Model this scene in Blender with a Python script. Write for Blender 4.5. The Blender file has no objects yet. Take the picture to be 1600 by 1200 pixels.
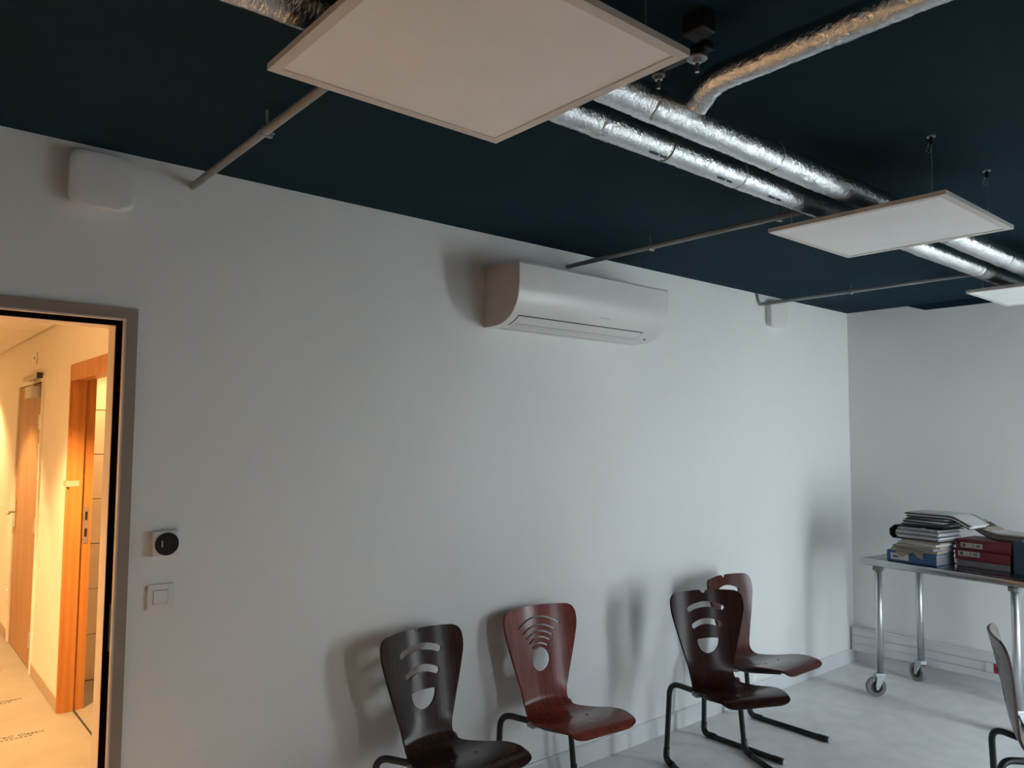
import bpy, bmesh, math, random
from mathutils import Vector, Matrix, geometry
random.seed(7)
sc = bpy.context.scene
C = sc.collection
PI = math.pi

# ------------------------------------------------------------------ camera
F_PX = 1203.25
YAW, PITCH, ROLL = math.radians(40.1817), math.radians(3.8221), math.radians(0.3988)
CAM = Vector((-5.7332, -2.8167, 1.6496))
fw = Vector((math.sin(YAW)*math.cos(PITCH), math.cos(YAW)*math.cos(PITCH), math.sin(PITCH)))
r0 = Vector((math.cos(YAW), -math.sin(YAW), 0)); u0 = r0.cross(fw)
rt = math.cos(ROLL)*r0 + math.sin(ROLL)*u0
up = -math.sin(ROLL)*r0 + math.cos(ROLL)*u0
cd = bpy.data.cameras.new('camera'); cam = bpy.data.objects.new('camera', cd); C.objects.link(cam)
cd.sensor_fit = 'HORIZONTAL'; cd.sensor_width = 36.0; cd.lens = F_PX/1600*36.0
cd.clip_start = 0.02; cd.clip_end = 200
M4 = Matrix((rt, up, -fw)).transposed().to_4x4(); M4.translation = CAM
cam.matrix_world = M4
sc.camera = cam

# ------------------------------------------------------------------ world, exposure
sc.view_settings.view_transform = 'Standard'; sc.view_settings.look = 'None'
sc.view_settings.gamma = 1.0; sc.view_settings.use_curve_mapping = False
sc.view_settings.exposure = 0.27
sc.cycles.use_denoising = True
sc.cycles.max_bounces = 10; sc.cycles.diffuse_bounces = 6; sc.cycles.glossy_bounces = 4
sc.cycles.transparent_max_bounces = 8
sc.cycles.sample_clamp_indirect = 40.0
sc.cycles.caustics_reflective = False; sc.cycles.caustics_refractive = False
w = bpy.data.worlds.new('overcast_sky'); sc.world = w; w.use_nodes = True
bg = w.node_tree.nodes['Background']
bg.inputs['Color'].default_value = (0.80, 0.925, 1.0, 1); bg.inputs['Strength'].default_value = 12.5

H = 2.60            # ceiling
YF = -3.20          # window wall
XL = -6.40          # wall behind the camera

def portal(name, x0, x1, z0, z1):
    ld = bpy.data.lights.new(name, 'AREA'); ld.shape = 'RECTANGLE'; ld.size = x1-x0; ld.size_y = z1-z0
    ld.cycles.is_portal = True
    o = bpy.data.objects.new(name, ld); C.objects.link(o)
    o.location = ((x0+x1)/2, YF-0.16, (z0+z1)/2); o.rotation_euler = (math.radians(90), 0, 0)
    return o
WINS = [(-1.10, -0.36, 0.06, 2.20), (-2.62, -2.32, 0.06, 1.60)]
for i, q in enumerate(WINS): portal('window_daylight_portal', *q)

# sun behind the building: it lights the paving outside and never enters the room
sd_ = bpy.data.lights.new('sun', 'SUN'); sd_.energy = 60; sd_.angle = math.radians(2); sd_.color = (0.88, 0.965, 1.0)
so = bpy.data.objects.new('sun', sd_); C.objects.link(so); so.rotation_euler = (math.radians(-38), 0, math.radians(12)); so.location = (0, 4, 9)

# ------------------------------------------------------------------ materials
MATS = {}
def mat(name, col, rough=0.6, metal=0.0, var=0.0, scale=8.0, bump=0.0, bscale=60.0, stretch=(1,1,1), coat=0.0, emit=None, est=0.0, spec=0.5, rvar=0.0):
    if name in MATS: return MATS[name]
    m = bpy.data.materials.new(name); m.use_nodes = True
    nt = m.node_tree; b = nt.nodes['Principled BSDF']
    b.inputs['Base Color'].default_value = (*col, 1); b.inputs['Roughness'].default_value = rough
    b.inputs['Metallic'].default_value = metal; b.inputs['Coat Weight'].default_value = coat
    b.inputs['Coat Roughness'].default_value = 0.12; b.inputs['Specular IOR Level'].default_value = spec
    if emit: b.inputs['Emission Color'].default_value = (*emit, 1); b.inputs['Emission Strength'].default_value = est
    tc = nt.nodes.new('ShaderNodeTexCoord'); mp = nt.nodes.new('ShaderNodeMapping')
    mp.inputs['Scale'].default_value = stretch
    nt.links.new(tc.outputs['Object'], mp.inputs['Vector'])
    n = nt.nodes.new('ShaderNodeTexNoise'); n.inputs['Scale'].default_value = scale; n.inputs['Detail'].default_value = 6
    nt.links.new(mp.outputs[0], n.inputs['Vector'])
    r = nt.nodes.new('ShaderNodeValToRGB')
    v = max(var, 0.02)
    r.color_ramp.elements[0].position = 0.3; r.color_ramp.elements[1].position = 0.7
    r.color_ramp.elements[0].color = (*[c*(1-v) for c in col], 1); r.color_ramp.elements[1].color = (*[min(1, c*(1+v)) for c in col], 1)
    nt.links.new(n.outputs['Fac'], r.inputs['Fac']); nt.links.new(r.outputs[0], b.inputs['Base Color'])
    if rvar:
        mr = nt.nodes.new('ShaderNodeMapRange'); mr.inputs['To Min'].default_value = max(0.02, rough-rvar); mr.inputs['To Max'].default_value = rough+rvar
        nt.links.new(n.outputs['Fac'], mr.inputs['Value']); nt.links.new(mr.outputs[0], b.inputs['Roughness'])
    if bump:
        n2 = nt.nodes.new('ShaderNodeTexNoise'); n2.inputs['Scale'].default_value = bscale; n2.inputs['Detail'].default_value = 4
        nt.links.new(mp.outputs[0], n2.inputs['Vector'])
        bp = nt.nodes.new('ShaderNodeBump'); bp.inputs['Strength'].default_value = bump; bp.inputs['Distance'].default_value = 0.01
        nt.links.new(n2.outputs['Fac'], bp.inputs['Height']); nt.links.new(bp.outputs[0], b.inputs['Normal'])
    MATS[name] = m
    return m

M_WALL = mat('wall_paint', (0.78, 0.785, 0.78), 0.55, var=0.015, scale=1.2, bump=0.05, bscale=160)
M_WALLF = mat('wall_paint_far', (0.76, 0.765, 0.76), 0.55, var=0.015, scale=1.2, bump=0.05, bscale=160)
M_CEIL = mat('ceiling_dark_teal_paint', (0.0098, 0.0285, 0.043), 0.85, var=0.08, scale=2.0, bump=0.25, bscale=220, spec=0.08)
M_FLOOR = mat('grey_vinyl_floor', (0.72, 0.715, 0.715), 0.40, var=0.08, scale=9.0, bump=0.04, bscale=90, rvar=0.08)
M_TRIMW = mat('white_gloss_trim', (0.68, 0.69, 0.70), 0.35, var=0.01)
M_WHITEP = mat('white_plastic', (0.74, 0.73, 0.72), 0.38, var=0.01)
M_ACW = mat('glossy_white_plastic', (0.72, 0.71, 0.70), 0.30, var=0.01)
M_DARK = mat('black_plastic', (0.012, 0.012, 0.013), 0.4)
M_BLACKGLASS = mat('black_glass', (0.01, 0.009, 0.009), 0.06)
M_GAP = mat('dark_gap', (0.03, 0.03, 0.03), 0.7)
M_FRAME = mat('taupe_painted_frame', (0.30, 0.235, 0.19), 0.5, var=0.03)
M_JAMB = mat('pale_painted_jamb', (0.62, 0.52, 0.46), 0.5, var=0.03)
M_GASKET = mat('black_rubber_gasket', (0.006, 0.005, 0.005), 0.9, spec=0.03)
M_PANELFR = mat('panel_frame_aluminium_white', (0.68, 0.63, 0.59), 0.4, var=0.01)
M_DIFF = mat('opal_diffuser', (0.90, 0.90, 0.90), 0.45, var=0.005)
M_STEEL = mat('stainless_steel', (0.60, 0.61, 0.62), 0.38, 1.0, var=0.06, scale=30, stretch=(1, 1, 0.1), rvar=0.08)
M_STEELTOP = mat('stainless_worktop', (0.38, 0.385, 0.40), 0.20, 1.0, var=0.08, scale=14, stretch=(6, 0.6, 1), rvar=0.08)
M_GALV = mat('galvanised_conduit', (0.36, 0.36, 0.36), 0.42, 0.55, var=0.05, scale=20)
M_CONDUIT = mat('conduit_plastic_grey', (0.30, 0.30, 0.30), 0.35, 0.0, var=0.05, scale=20)
M_ZINC = mat('zinc_plated', (0.55, 0.56, 0.57), 0.3, 0.9)
M_TUBE = mat('black_green_tube', (0.010, 0.013, 0.013), 0.35, var=0.05)
M_CAPG = mat('grey_end_cap', (0.35, 0.37, 0.38), 0.4)
M_RUBBER = mat('grey_rubber_tyre', (0.19, 0.185, 0.18), 0.55, var=0.05)
M_CASTG = mat('pale_caster_fork', (0.50, 0.55, 0.56), 0.4, 0.2)
M_PAPERW = mat('white_paper', (0.55, 0.55, 0.54), 0.8, var=0.04)
M_PAPERG = mat('grey_paper', (0.28, 0.28, 0.31), 0.8, var=0.06)
M_KRAFT = mat('kraft_paper', (0.38, 0.32, 0.24), 0.8, var=0.10, scale=12)
M_BLUE = mat('blue_card', (0.025, 0.085, 0.22), 0.5, var=0.06)
M_TEALB = mat('dark_blue_card', (0.02, 0.055, 0.10), 0.5, var=0.06)
M_RED = mat('crimson_card', (0.20, 0.016, 0.035), 0.45, var=0.06)
M_BLACKC = mat('black_card', (0.016, 0.016, 0.020), 0.5, var=0.1)
M_INK = mat('grey_ink', (0.10, 0.10, 0.11), 0.8)
M_REDP = mat('red_socket_plastic', (0.40, 0.02, 0.03), 0.4)
M_CORW = mat('corridor_wall_paint', (0.74, 0.70, 0.64), 0.6, var=0.02)
M_CORF = mat('protective_floor_sheet', (0.25, 0.225, 0.19), 0.6, var=0.10, scale=3.5, bump=0.1, bscale=12)
M_CORT = mat('corridor_ceiling_tile', (0.74, 0.70, 0.64), 0.7, var=0.02)
M_TILE = mat('beige_wall_tile', (0.56, 0.47, 0.38), 0.35, var=0.05, scale=4)
M_GROUT = mat('tile_grout', (0.26, 0.21, 0.17), 0.8)
M_SKIRT = mat('corridor_taupe_skirting', (0.40, 0.31, 0.24), 0.5)
M_GROUND = mat('pale_terrace_paving', (0.52, 0.52, 0.50), 0.8, var=0.1)

def wood(name, c1, c2, rough, coat, axis=(14, 14, 1.2), spec=0.28):
    m = bpy.data.materials.new(name); m.use_nodes = True; nt = m.node_tree; b = nt.nodes['Principled BSDF']
    tc = nt.nodes.new('ShaderNodeTexCoord'); mp = nt.nodes.new('ShaderNodeMapping'); mp.inputs['Scale'].default_value = axis
    nt.links.new(tc.outputs['Object'], mp.inputs['Vector'])
    n = nt.nodes.new('ShaderNodeTexNoise'); n.inputs['Scale'].default_value = 2.2; n.inputs['Detail'].default_value = 8; n.inputs['Distortion'].default_value = 0.6
    wv = nt.nodes.new('ShaderNodeTexWave'); wv.inputs['Scale'].default_value = 0.9; wv.inputs['Distortion'].default_value = 7; wv.inputs['Detail'].default_value = 3
    nt.links.new(mp.outputs[0], n.inputs['Vector']); nt.links.new(mp.outputs[0], wv.inputs['Vector'])
    mx = nt.nodes.new('ShaderNodeMath'); mx.operation = 'MULTIPLY_ADD'; mx.inputs[1].default_value = 0.14
    nt.links.new(wv.outputs['Fac'], mx.inputs[0])
    m2 = nt.nodes.new('ShaderNodeMath'); m2.operation = 'MULTIPLY'; m2.inputs[1].default_value = 0.88
    nt.links.new(n.outputs['Fac'], m2.inputs[0]); nt.links.new(m2.outputs[0], mx.inputs[2])
    r = nt.nodes.new('ShaderNodeValToRGB'); r.color_ramp.elements[0].position = 0.25; r.color_ramp.elements[1].position = 0.75
    r.color_ramp.elements[0].color = (*c1, 1); r.color_ramp.elements[1].color = (*c2, 1)
    nt.links.new(mx.outputs[0], r.inputs[0]); nt.links.new(r.outputs[0], b.inputs['Base Color'])
    b.inputs['Roughness'].default_value = rough; b.inputs['Coat Weight'].default_value = coat; b.inputs['Coat Roughness'].default_value = 0.15; b.inputs['Specular IOR Level'].default_value = spec
    bp = nt.nodes.new('ShaderNodeBump'); bp.inputs['Strength'].default_value = 0.05; bp.inputs['Distance'].default_value = 0.002
    nt.links.new(n.outputs['Fac'], bp.inputs['Height']); nt.links.new(bp.outputs[0], b.inputs['Normal'])
    return m
W_DARK = wood('dark_walnut_ply', (0.018, 0.007, 0.006), (0.040, 0.014, 0.011), 0.18, 0.0, spec=0.09)
W_BROWN = wood('brown_ply', (0.026, 0.012, 0.009), (0.058, 0.024, 0.018), 0.18, 0.0, spec=0.15)
W_RED = wood('mahogany_ply', (0.14, 0.025, 0.016), (0.26, 0.050, 0.031), 0.20, 0.0)
W_REDB = wood('red_brown_ply', (0.055, 0.015, 0.011), (0.105, 0.030, 0.022), 0.20, 0.0)
W_PURP = wood('plum_brown_ply', (0.075, 0.040, 0.038), (0.120, 0.065, 0.060), 0.34, 0.4)
W_DOOR = wood('oak_door_veneer', (0.32, 0.155, 0.06), (0.42, 0.22, 0.09), 0.45, 0.1, (6, 6, 0.5))
W_JAMB = wood('orange_wood_jamb', (0.38, 0.145, 0.035), (0.52, 0.22, 0.06), 0.45, 0.1, (9, 9, 0.6))

def foil():
    m = bpy.data.materials.new('crinkled_foil'); m.use_nodes = True; nt = m.node_tree; b = nt.nodes['Principled BSDF']
    b.inputs['Metallic'].default_value = 1.0; b.inputs['Base Color'].default_value = (0.80, 0.81, 0.82, 1); b.inputs['Roughness'].default_value = 0.20
    tc = nt.nodes.new('ShaderNodeTexCoord')
    mp = nt.nodes.new('ShaderNodeMapping'); mp.inputs['Scale'].default_value = (1.6, 1, 1)
    nt.links.new(tc.outputs['Object'], mp.inputs['Vector'])
    n = nt.nodes.new('ShaderNodeTexNoise'); n.inputs['Scale'].default_value = 75; n.inputs['Detail'].default_value = 5; n.inputs['Distortion'].default_value = 1.0
    v = nt.nodes.new('ShaderNodeTexVoronoi'); v.inputs['Scale'].default_value = 38; v.feature = 'DISTANCE_TO_EDGE'
    nt.links.new(mp.outputs[0], n.inputs['Vector']); nt.links.new(mp.outputs[0], v.inputs['Vector'])
    a = nt.nodes.new('ShaderNodeMath'); a.operation = 'MULTIPLY_ADD'; a.inputs[1].default_value = 0.35
    nt.links.new(v.outputs['Distance'], a.inputs[0]); nt.links.new(n.outputs['Fac'], a.inputs[2])
    bp = nt.nodes.new('ShaderNodeBump'); bp.inputs['Strength'].default_value = 0.55; bp.inputs['Distance'].default_value = 0.006
    nt.links.new(a.outputs[0], bp.inputs['Height']); nt.links.new(bp.outputs[0], b.inputs['Normal'])
    return m
M_FOIL = foil()
M_TAPE = mat('aluminium_tape', (0.66, 0.67, 0.68), 0.2, 1.0, bump=0.2, bscale=40)

def glass():
    m = bpy.data.materials.new('window_glass'); m.use_nodes = True; nt = m.node_tree
    for n in list(nt.nodes): nt.nodes.remove(n)
    o = nt.nodes.new('ShaderNodeOutputMaterial'); t = nt.nodes.new('ShaderNodeBsdfTransparent'); g = nt.nodes.new('ShaderNodeBsdfGlossy')
    g.inputs['Roughness'].default_value = 0.02; f = nt.nodes.new('ShaderNodeValue'); f.outputs[0].default_value = 0.04
    x = nt.nodes.new('ShaderNodeMixShader'); nt.links.new(f.outputs[0], x.inputs[0]); nt.links.new(t.outputs[0], x.inputs[1]); nt.links.new(g.outputs[0], x.inputs[2])
    nt.links.new(x.outputs[0], o.inputs[0]); return m
M_GLASS = glass()

# ------------------------------------------------------------------ mesh helpers
def tag(o, label=None, cat=None, group=None, kind=None):
    if label: o['label'] = label
    if cat: o['category'] = cat
    if group: o['group'] = group
    if kind: o['kind'] = kind
    return o
def thing(name, label, cat, loc=(0, 0, 0), rz=0.0, group=None):
    o = bpy.data.objects.new(name, None); C.objects.link(o); o.empty_display_size = 0.1
    o.location = loc; o.rotation_euler = (0, 0, rz)
    return tag(o, label, cat, group)
def obj(name, bm, m, parent=None, smooth=False, world=True, angle=None):
    """bm holds world coordinates when world is True (parents without rotation), else the parent's own"""
    if parent is not None and world:
        off = Vector((0, 0, 0)); q = parent
        while q is not None: off += q.location; q = q.parent
        bmesh.ops.translate(bm, verts=bm.verts, vec=-off)
    bmesh.ops.recalc_face_normals(bm, faces=bm.faces)
    if angle is not None:
        smooth = True
        for e in bm.edges:
            if len(e.link_faces) == 2 and e.calc_face_angle(0) > angle: e.smooth = False
    me = bpy.data.meshes.new(name); bm.to_mesh(me); bm.free()
    if smooth:
        for p in me.polygons: p.use_smooth = True
    me.materials.append(m)
    o = bpy.data.objects.new(name, me); C.objects.link(o)
    if parent is not None: o.parent = parent
    return o
def centred(name, bm, m, base=None, **k):
    """a single-mesh thing or setting piece with its origin at its own base"""
    vs = [v.co for v in bm.verts]
    c = Vector(((min(v.x for v in vs)+max(v.x for v in vs))/2, (min(v.y for v in vs)+max(v.y for v in vs))/2, min(v.z for v in vs)))
    bmesh.ops.translate(bm, verts=bm.verts, vec=-c)
    o = obj(name, bm, m, None, **k); o.location = c
    return o
def BM(): return bmesh.new()
def box(bm, x0, x1, y0, y1, z0, z1, bev=0.0, seg=2, mtx=None):
    vs = [bm.verts.new((x, y, z)) for x in (x0, x1) for y in (y0, y1) for z in (z0, z1)]
    fs = [bm.faces.new([vs[i] for i in q]) for q in ((0,1,3,2),(4,6,7,5),(0,4,5,1),(2,3,7,6),(0,2,6,4),(1,5,7,3))]
    if bev:
        es = list({e for f in fs for e in f.edges})
        r = bmesh.ops.bevel(bm, geom=es, offset=bev, segments=seg, affect='EDGES', profile=0.5)
        vs = list({v for f in r['faces'] for v in f.verts} | {v for v in vs if v.is_valid})
    if mtx is not None: bmesh.ops.transform(bm, matrix=mtx, verts=[v for v in vs if v.is_valid])
    return bm
def bx(*a, **k): return box(BM(), *a, **k)
def catmull(pts, n=8):
    P = [Vector(p) for p in pts]; out = []
    for i in range(len(P)-1):
        a = P[max(i-1, 0)]; b = P[i]; c = P[i+1]; d = P[min(i+2, len(P)-1)]
        for k in range(n):
            t = k/n
            out.append(0.5*((2*b)+(c-a)*t+(2*a-5*b+4*c-d)*t*t+(3*b-a-3*c+d)*t**3))
    out.append(P[-1]); return out
def fillet(pts, rad, n=6):
    P = [Vector(p) for p in pts]; out = [P[0]]
    for i in range(1, len(P)-1):
        a, b, c = P[i-1], P[i], P[i+1]
        r = rad[i] if isinstance(rad, (list, tuple)) else rad
        r = min(r, (a-b).length*0.49, (c-b).length*0.49)
        p = b+(a-b).normalized()*r; q = b+(c-b).normalized()*r
        for k in range(n+1):
            t = k/n; out.append((1-t)**2*p+2*t*(1-t)*b+t*t*q)
    out.append(P[-1]); return out
def tube(bm, path, r, seg=12, caps=True, jit=0.0, rfun=None):
    P = [Vector(p) for p in path]; rings = []
    t0 = (P[1]-P[0]).normalized(); up_ = Vector((0, 0, 1)) if abs(t0.z) < 0.9 else Vector((1, 0, 0))
    nrm = t0.cross(up_).normalized()
    for i, p in enumerate(P):
        t = ((P[min(i+1, len(P)-1)]-P[i]).normalized()+(P[i]-P[max(i-1, 0)]).normalized()).normalized()
        nrm = (nrm-t*nrm.dot(t)).normalized(); bi = t.cross(nrm)
        rr = r if rfun is None else rfun(i/(len(P)-1))
        rings.append([bm.verts.new(p+(nrm*math.cos(2*PI*k/seg)+bi*math.sin(2*PI*k/seg))*(rr+random.uniform(-jit, jit))) for k in range(seg)])
    for a, b in zip(rings, rings[1:]):
        for k in range(seg): bm.faces.new((a[k], a[(k+1) % seg], b[(k+1) % seg], b[k]))
    if caps: bm.faces.new(rings[0][::-1]); bm.faces.new(rings[-1])
    return bm
def tb(path, r, **k): return tube(BM(), path, r, **k)
def prism(bm, outline, axis, a0, a1):
    """outline in the two other axes (order x,y,z without axis), extruded along axis"""
    def P(q, a):
        v = list(q); v.insert(axis, a); return v
    A = [bm.verts.new(P(q, a0)) for q in outline]; B = [bm.verts.new(P(q, a1)) for q in outline]
    n = len(outline)
    for i in range(n): bm.faces.new((A[i], A[(i+1) % n], B[(i+1) % n], B[i]))
    bm.faces.new(A[::-1]); bm.faces.new(B)
    return bm
def disc(c, axis, r, th, seg=32, inner=0.0):
    """cylinder or ring about axis through c, from c to c+axis*th"""
    bm = BM(); ax = Vector(axis).normalized(); t = Vector((0, 0, 1)) if abs(ax.z) < 0.9 else Vector((1, 0, 0))
    u = ax.cross(t).normalized(); v = ax.cross(u); c = Vector(c)
    prof = [(inner, 0), (r, 0), (r, th), (inner, th)]
    rings = [[bm.verts.new(c+(u*math.cos(2*PI*k/seg)+v*math.sin(2*PI*k/seg))*pr+ax*ph) for k in range(seg)] for pr, ph in (prof if inner else prof[1:3])]
    n = len(rings)
    for i in range(n if inner else n-1):
        a, b = rings[i], rings[(i+1) % n]
        for k in range(seg): bm.faces.new((a[k], a[(k+1) % seg], b[(k+1) % seg], b[k]))
    if not inner: bm.faces.new(rings[0][::-1]); bm.faces.new(rings[-1])
    return bm
def S(name, bm, m, **k): return tag(centred(name, bm, m, **k), kind='structure')

# ------------------------------------------------------------------ room shell
DX0, DX1, DZ = -5.99, -5.066, 2.033      # doorway in the long wall
WT = 0.12; cw_ = 0.036
bm = BM(); box(bm, XL, DX0, 0, WT, 0, H); box(bm, DX0, DX1, 0, WT, DZ, H); box(bm, DX1, 0.15, 0, WT, 0, H)
wall_back = S('wall_back', bm, M_WALL)
wall_right = S('wall_right', bx(0, 0.15, YF, 0, 0, H), M_WALLF)
wall_left = S('wall_left', bx(XL-0.12, XL, YF, WT, 0, H), M_WALL)
bm = BM(); xs = XL
for (x0, x1, z0, z1) in sorted(WINS):
    box(bm, xs, x0, YF-0.15, YF, 0, H); box(bm, x0, x1, YF-0.15, YF, z1, H); box(bm, x0, x1, YF-0.15, YF, 0, z0); xs = x1
box(bm, xs, 0.15, YF-0.15, YF, 0, H)
S('wall_front', bm, M_WALL)
S('floor', bx(XL, 0.15, YF-0.15, 0.06, -0.1, 0), M_FLOOR)
ceiling = S('ceiling', bx(XL-0.12, 0.15, YF-0.15, WT, H, H+0.15), M_CEIL)
# dark painted drop along the top of the end wall, with the slanted start
bm = prism(BM(), [(-0.445, H), (-0.565, H-0.042), (YF, H-0.042), (YF, H)], 0, -0.012, 0.0)
S('trim_1', bm, M_CEIL)
for i, (x0, x1, z0, z1) in enumerate(WINS):
    wroot = bpy.data.objects.new('window_%d' % (i+1), None); C.objects.link(wroot); wroot.location = ((x0+x1)/2, YF-0.075, z0); tag(wroot, kind='structure')
    f = 0.055; bm = BM()
    box(bm, x0, x0+f, YF-0.12, YF-0.06, z0, z1); box(bm, x1-f, x1, YF-0.12, YF-0.06, z0, z1)
    box(bm, x0+f, x1-f, YF-0.12, YF-0.06, z0, z0+f); box(bm, x0+f, x1-f, YF-0.12, YF-0.06, z1-f, z1)
    obj('window_frame', bm, M_WHITEP, wroot)
    obj('pane', bx(x0+f, x1-f, YF-0.093, YF-0.087, z0+f, z1-f), M_GLASS, wroot)
S('ground', bx(-25, 20, -30, YF-0.15, -0.2, -0.06), M_GROUND)

# skirting along the long wall, with a groove line under a rounded top
bm = prism(BM(), [(0, 0), (-0.014, 0), (-0.014, 0.088), (-0.009, 0.096), (0, 0.096)], 0, DX1+cw_, -0.012)
S('baseboard_back', bm, M_TRIMW)
bm = prism(BM(), [(0, 0), (-0.014, 0), (-0.014, 0.078), (-0.010, 0.082), (0, 0.082)], 1, YF, -0.014)
S('baseboard_right', bm, M_TRIMW)

# cable trunking on the end wall
tr = thing('cable_trunking', 'white three-channel cable trunking running low along the end wall', 'trunking', (-0.03, -1.6, 0.082))
prof = [(-0.001, 0.084), (-0.055, 0.084), (-0.058, 0.09), (-0.058, 0.25), (-0.053, 0.257), (-0.001, 0.257)]
obj('channel_body', prism(BM(), prof, 1, YF+0.02, -0.016), M_TRIMW, tr)
for z0, z1 in ((0.094, 0.139), (0.147, 0.196), (0.204, 0.246)):
    obj('cover_strip', bx(-0.0650, -0.0575, YF+0.03, -0.024, z0, z1, bev=0.0015, seg=1), M_TRIMW, tr)
obj('end_cap', bx(-0.0665, -0.001, -0.022, -0.014, 0.083, 0.259, bev=0.002, seg=1), M_TRIMW, tr)
obj('joint_clip', bx(-0.068, -0.057, -0.235, -0.222, 0.092, 0.20, bev=0.001, seg=1), M_WHITEP, tr)
sk = thing('power_socket', 'small red and white power socket clipped into the end wall trunking', 'socket', (-0.066, -0.92, 0.145))
obj('white_plate', bx(-0.072, -0.0652, -0.950, -0.905, 0.142, 0.200, bev=0.002), M_WHITEP, sk)
r_ = obj('red_plate', bx(-0.074, -0.0652, -1.010, -0.950, 0.142, 0.200, bev=0.002), M_REDP, sk)
obj('socket_hole', disc((-0.0745, -0.980, 0.171), (1, 0, 0), 0.018, 0.004), M_DARK, r_)

# ------------------------------------------------------------------ doorway frame (door_1)
d1 = bpy.data.objects.new('door_1', None); C.objects.link(d1); d1.location = ((DX0+DX1)/2, 0, 0); tag(d1, kind='structure')
cw = 0.036
def portal_frame(x0, x1, zt, y0, y1, wd, inner=True):
    bm = BM()
    box(bm, x1, x1+wd, y0, y1, 0, zt+wd); box(bm, x0-wd, x0, y0, y1, 0, zt+wd); box(bm, x0, x1, y0, y1, zt, zt+wd)
    return bm
obj('casing', portal_frame(DX0, DX1, DZ, -0.016, 0.0, cw), M_FRAME, d1)
obj('casing_lip', portal_frame(DX0+0.006, DX1-0.006, DZ-0.006, -0.018, 0.006, 0.006), M_JAMB, d1)
obj('gasket', portal_frame(DX0+0.002, DX1-0.002, DZ-0.002, 0.006, 0.030, 0.012), M_GASKET, d1)
obj('stop_gasket', portal_frame(DX0+0.0205, DX1-0.0205, DZ-0.0205, 0.029, 0.034, 0.019), M_GASKET, d1)
obj('door_stop', portal_frame(DX0+0.022, DX1-0.022, DZ-0.022, 0.034, 0.125, 0.022), M_JAMB, d1)
obj('strike_plate', bx(DX1-0.0065, DX1-0.0018, 0.018, 0.040, 0.93, 1.08), M_ZINC, d1)

# ------------------------------------------------------------------ corridor beyond the doorway
CX, CXL, CYE, CH = -4.761, -6.20, 7.0, 2.37
S('floor_corridor', bx(CXL, CX+0.062, 0.06, CYE, -0.1, 0.0), M_CORF)
fc = bpy.data.objects['floor_corridor']
OY0, OY1, OZ = 1.50, 2.470, 2.055        # opening with orange jamb: casing outer edge at OY1
QY0, QY1, QZ = 3.41, 4.50, 2.035         # closed veneer door
wt2 = 0.12
bm = BM()
for y0, y1, z0, z1 in ((WT, OY0, 0, CH+0.1), (OY0, OY1, OZ, CH+0.1), (OY1, QY0, 0, CH+0.1), (QY0, QY1, QZ, CH+0.1), (QY1, CYE, 0, CH+0.1)):
    box(bm, CX, CX+wt2, y0, y1, z0, z1)
S('wall_corridor_right', bm, M_CORW)
S('wall_corridor_left', bx(CXL-0.1, CXL, WT, CYE, 0, CH+0.1), M_CORW)
S('wall_corridor_end', bx(CXL-0.1, CX+wt2, CYE, CYE+0.1, 0, CH+0.1), M_CORW)
S('wall_corridor_front', bx(CXL-0.1, DX0-0.001, WT, WT+0.004, 0, CH), M_CORW)
cc = S('ceiling_corridor', bx(CXL-0.1, CX+wt2, WT, CYE, CH+0.012, CH+0.1), M_GROUT)
tile_me = None
for i in range(3):
    for j in range(12):
        x0 = CX-0.004-0.478*(i+1); y0 = WT+0.01+0.572*j
        if tile_me is None:
            o = obj('ceiling_tile', bx(-0.232, 0.232, -0.279, 0.279, -0.006, 0.006, bev=0.002, seg=1), M_CORT, None); tile_me = o.data
        else:
            o = bpy.data.objects.new('ceiling_tile', tile_me); C.objects.link(o)
        o.parent = cc; o.location = Vector((x0+0.239, y0+0.286, CH+0.006))-cc.location
for y0, y1 in ((WT, OY0), (OY1+0.0, QY0-0.045), (QY1+0.045, CYE)):
    S('baseboard_corridor', bx(CX-0.012, CX, y0, y1, 0, 0.085, bev=0.002, seg=1), M_SKIRT)

# closed veneer door
d2 = bpy.data.objects.new('door_2', None); C.objects.link(d2); d2.location = (CX, (QY0+QY1)/2, 0); tag(d2, kind='structure')
def frame_y(y0, y1, zt, x0, x1, wd):
    bm = BM(); box(bm, x0, x1, y0-wd, y0, 0, zt+wd); box(bm, x0, x1, y1, y1+wd, 0, zt+wd); box(bm, x0, x1, y0, y1, zt, zt+wd); return bm
obj('door_frame', frame_y(QY0+0.03, QY1-0.03, QZ-0.03, CX-0.012, CX+0.06, 0.042), M_CORW, d2)
S('door_light_blocker', bx(CX+0.062, CX+wt2, QY0-0.02, QY1+0.02, -0.1, QZ+0.02), M_CORW)  # unseen block added to stop daylight leaking under the closed leaf
leaf = obj('door_leaf', bx(CX+0.0, CX+0.045, QY0+0.036, QY1-0.036, 0.006, QZ-0.036, bev=0.002, seg=1), W_DOOR, d2)
for z in (1.72, 1.52, 1.0, 0.22):
    obj('hinge', tb([(CX-0.012, QY0+0.034, z-0.05), (CX-0.012, QY0+0.034, z+0.05)], 0.011, seg=10), M_ZINC, d2)
    obj('hinge_leaf', bx(CX-0.006, CX+0.001, QY0+0.034, QY0+0.075, z-0.045, z+0.045), M_ZINC, d2)
lh = obj('lever_handle', tb(fillet([(CX, QY1-0.09, 1.02), (CX-0.06, QY1-0.09, 1.02), (CX-0.06, QY1-0.21, 1.02)], 0.02), 0.009, seg=10), M_ZINC, d2)
obj('handle_plate', bx(CX-0.008, CX+0.001, QY1-0.112, QY1-0.068, 0.90, 1.12, bev=0.003), M_ZINC, d2)
dc = thing('door_closer', 'silver door closer with dark rail end above the veneer corridor door', 'door closer', (CX-0.03, QY0+0.30, 1.90))
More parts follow.
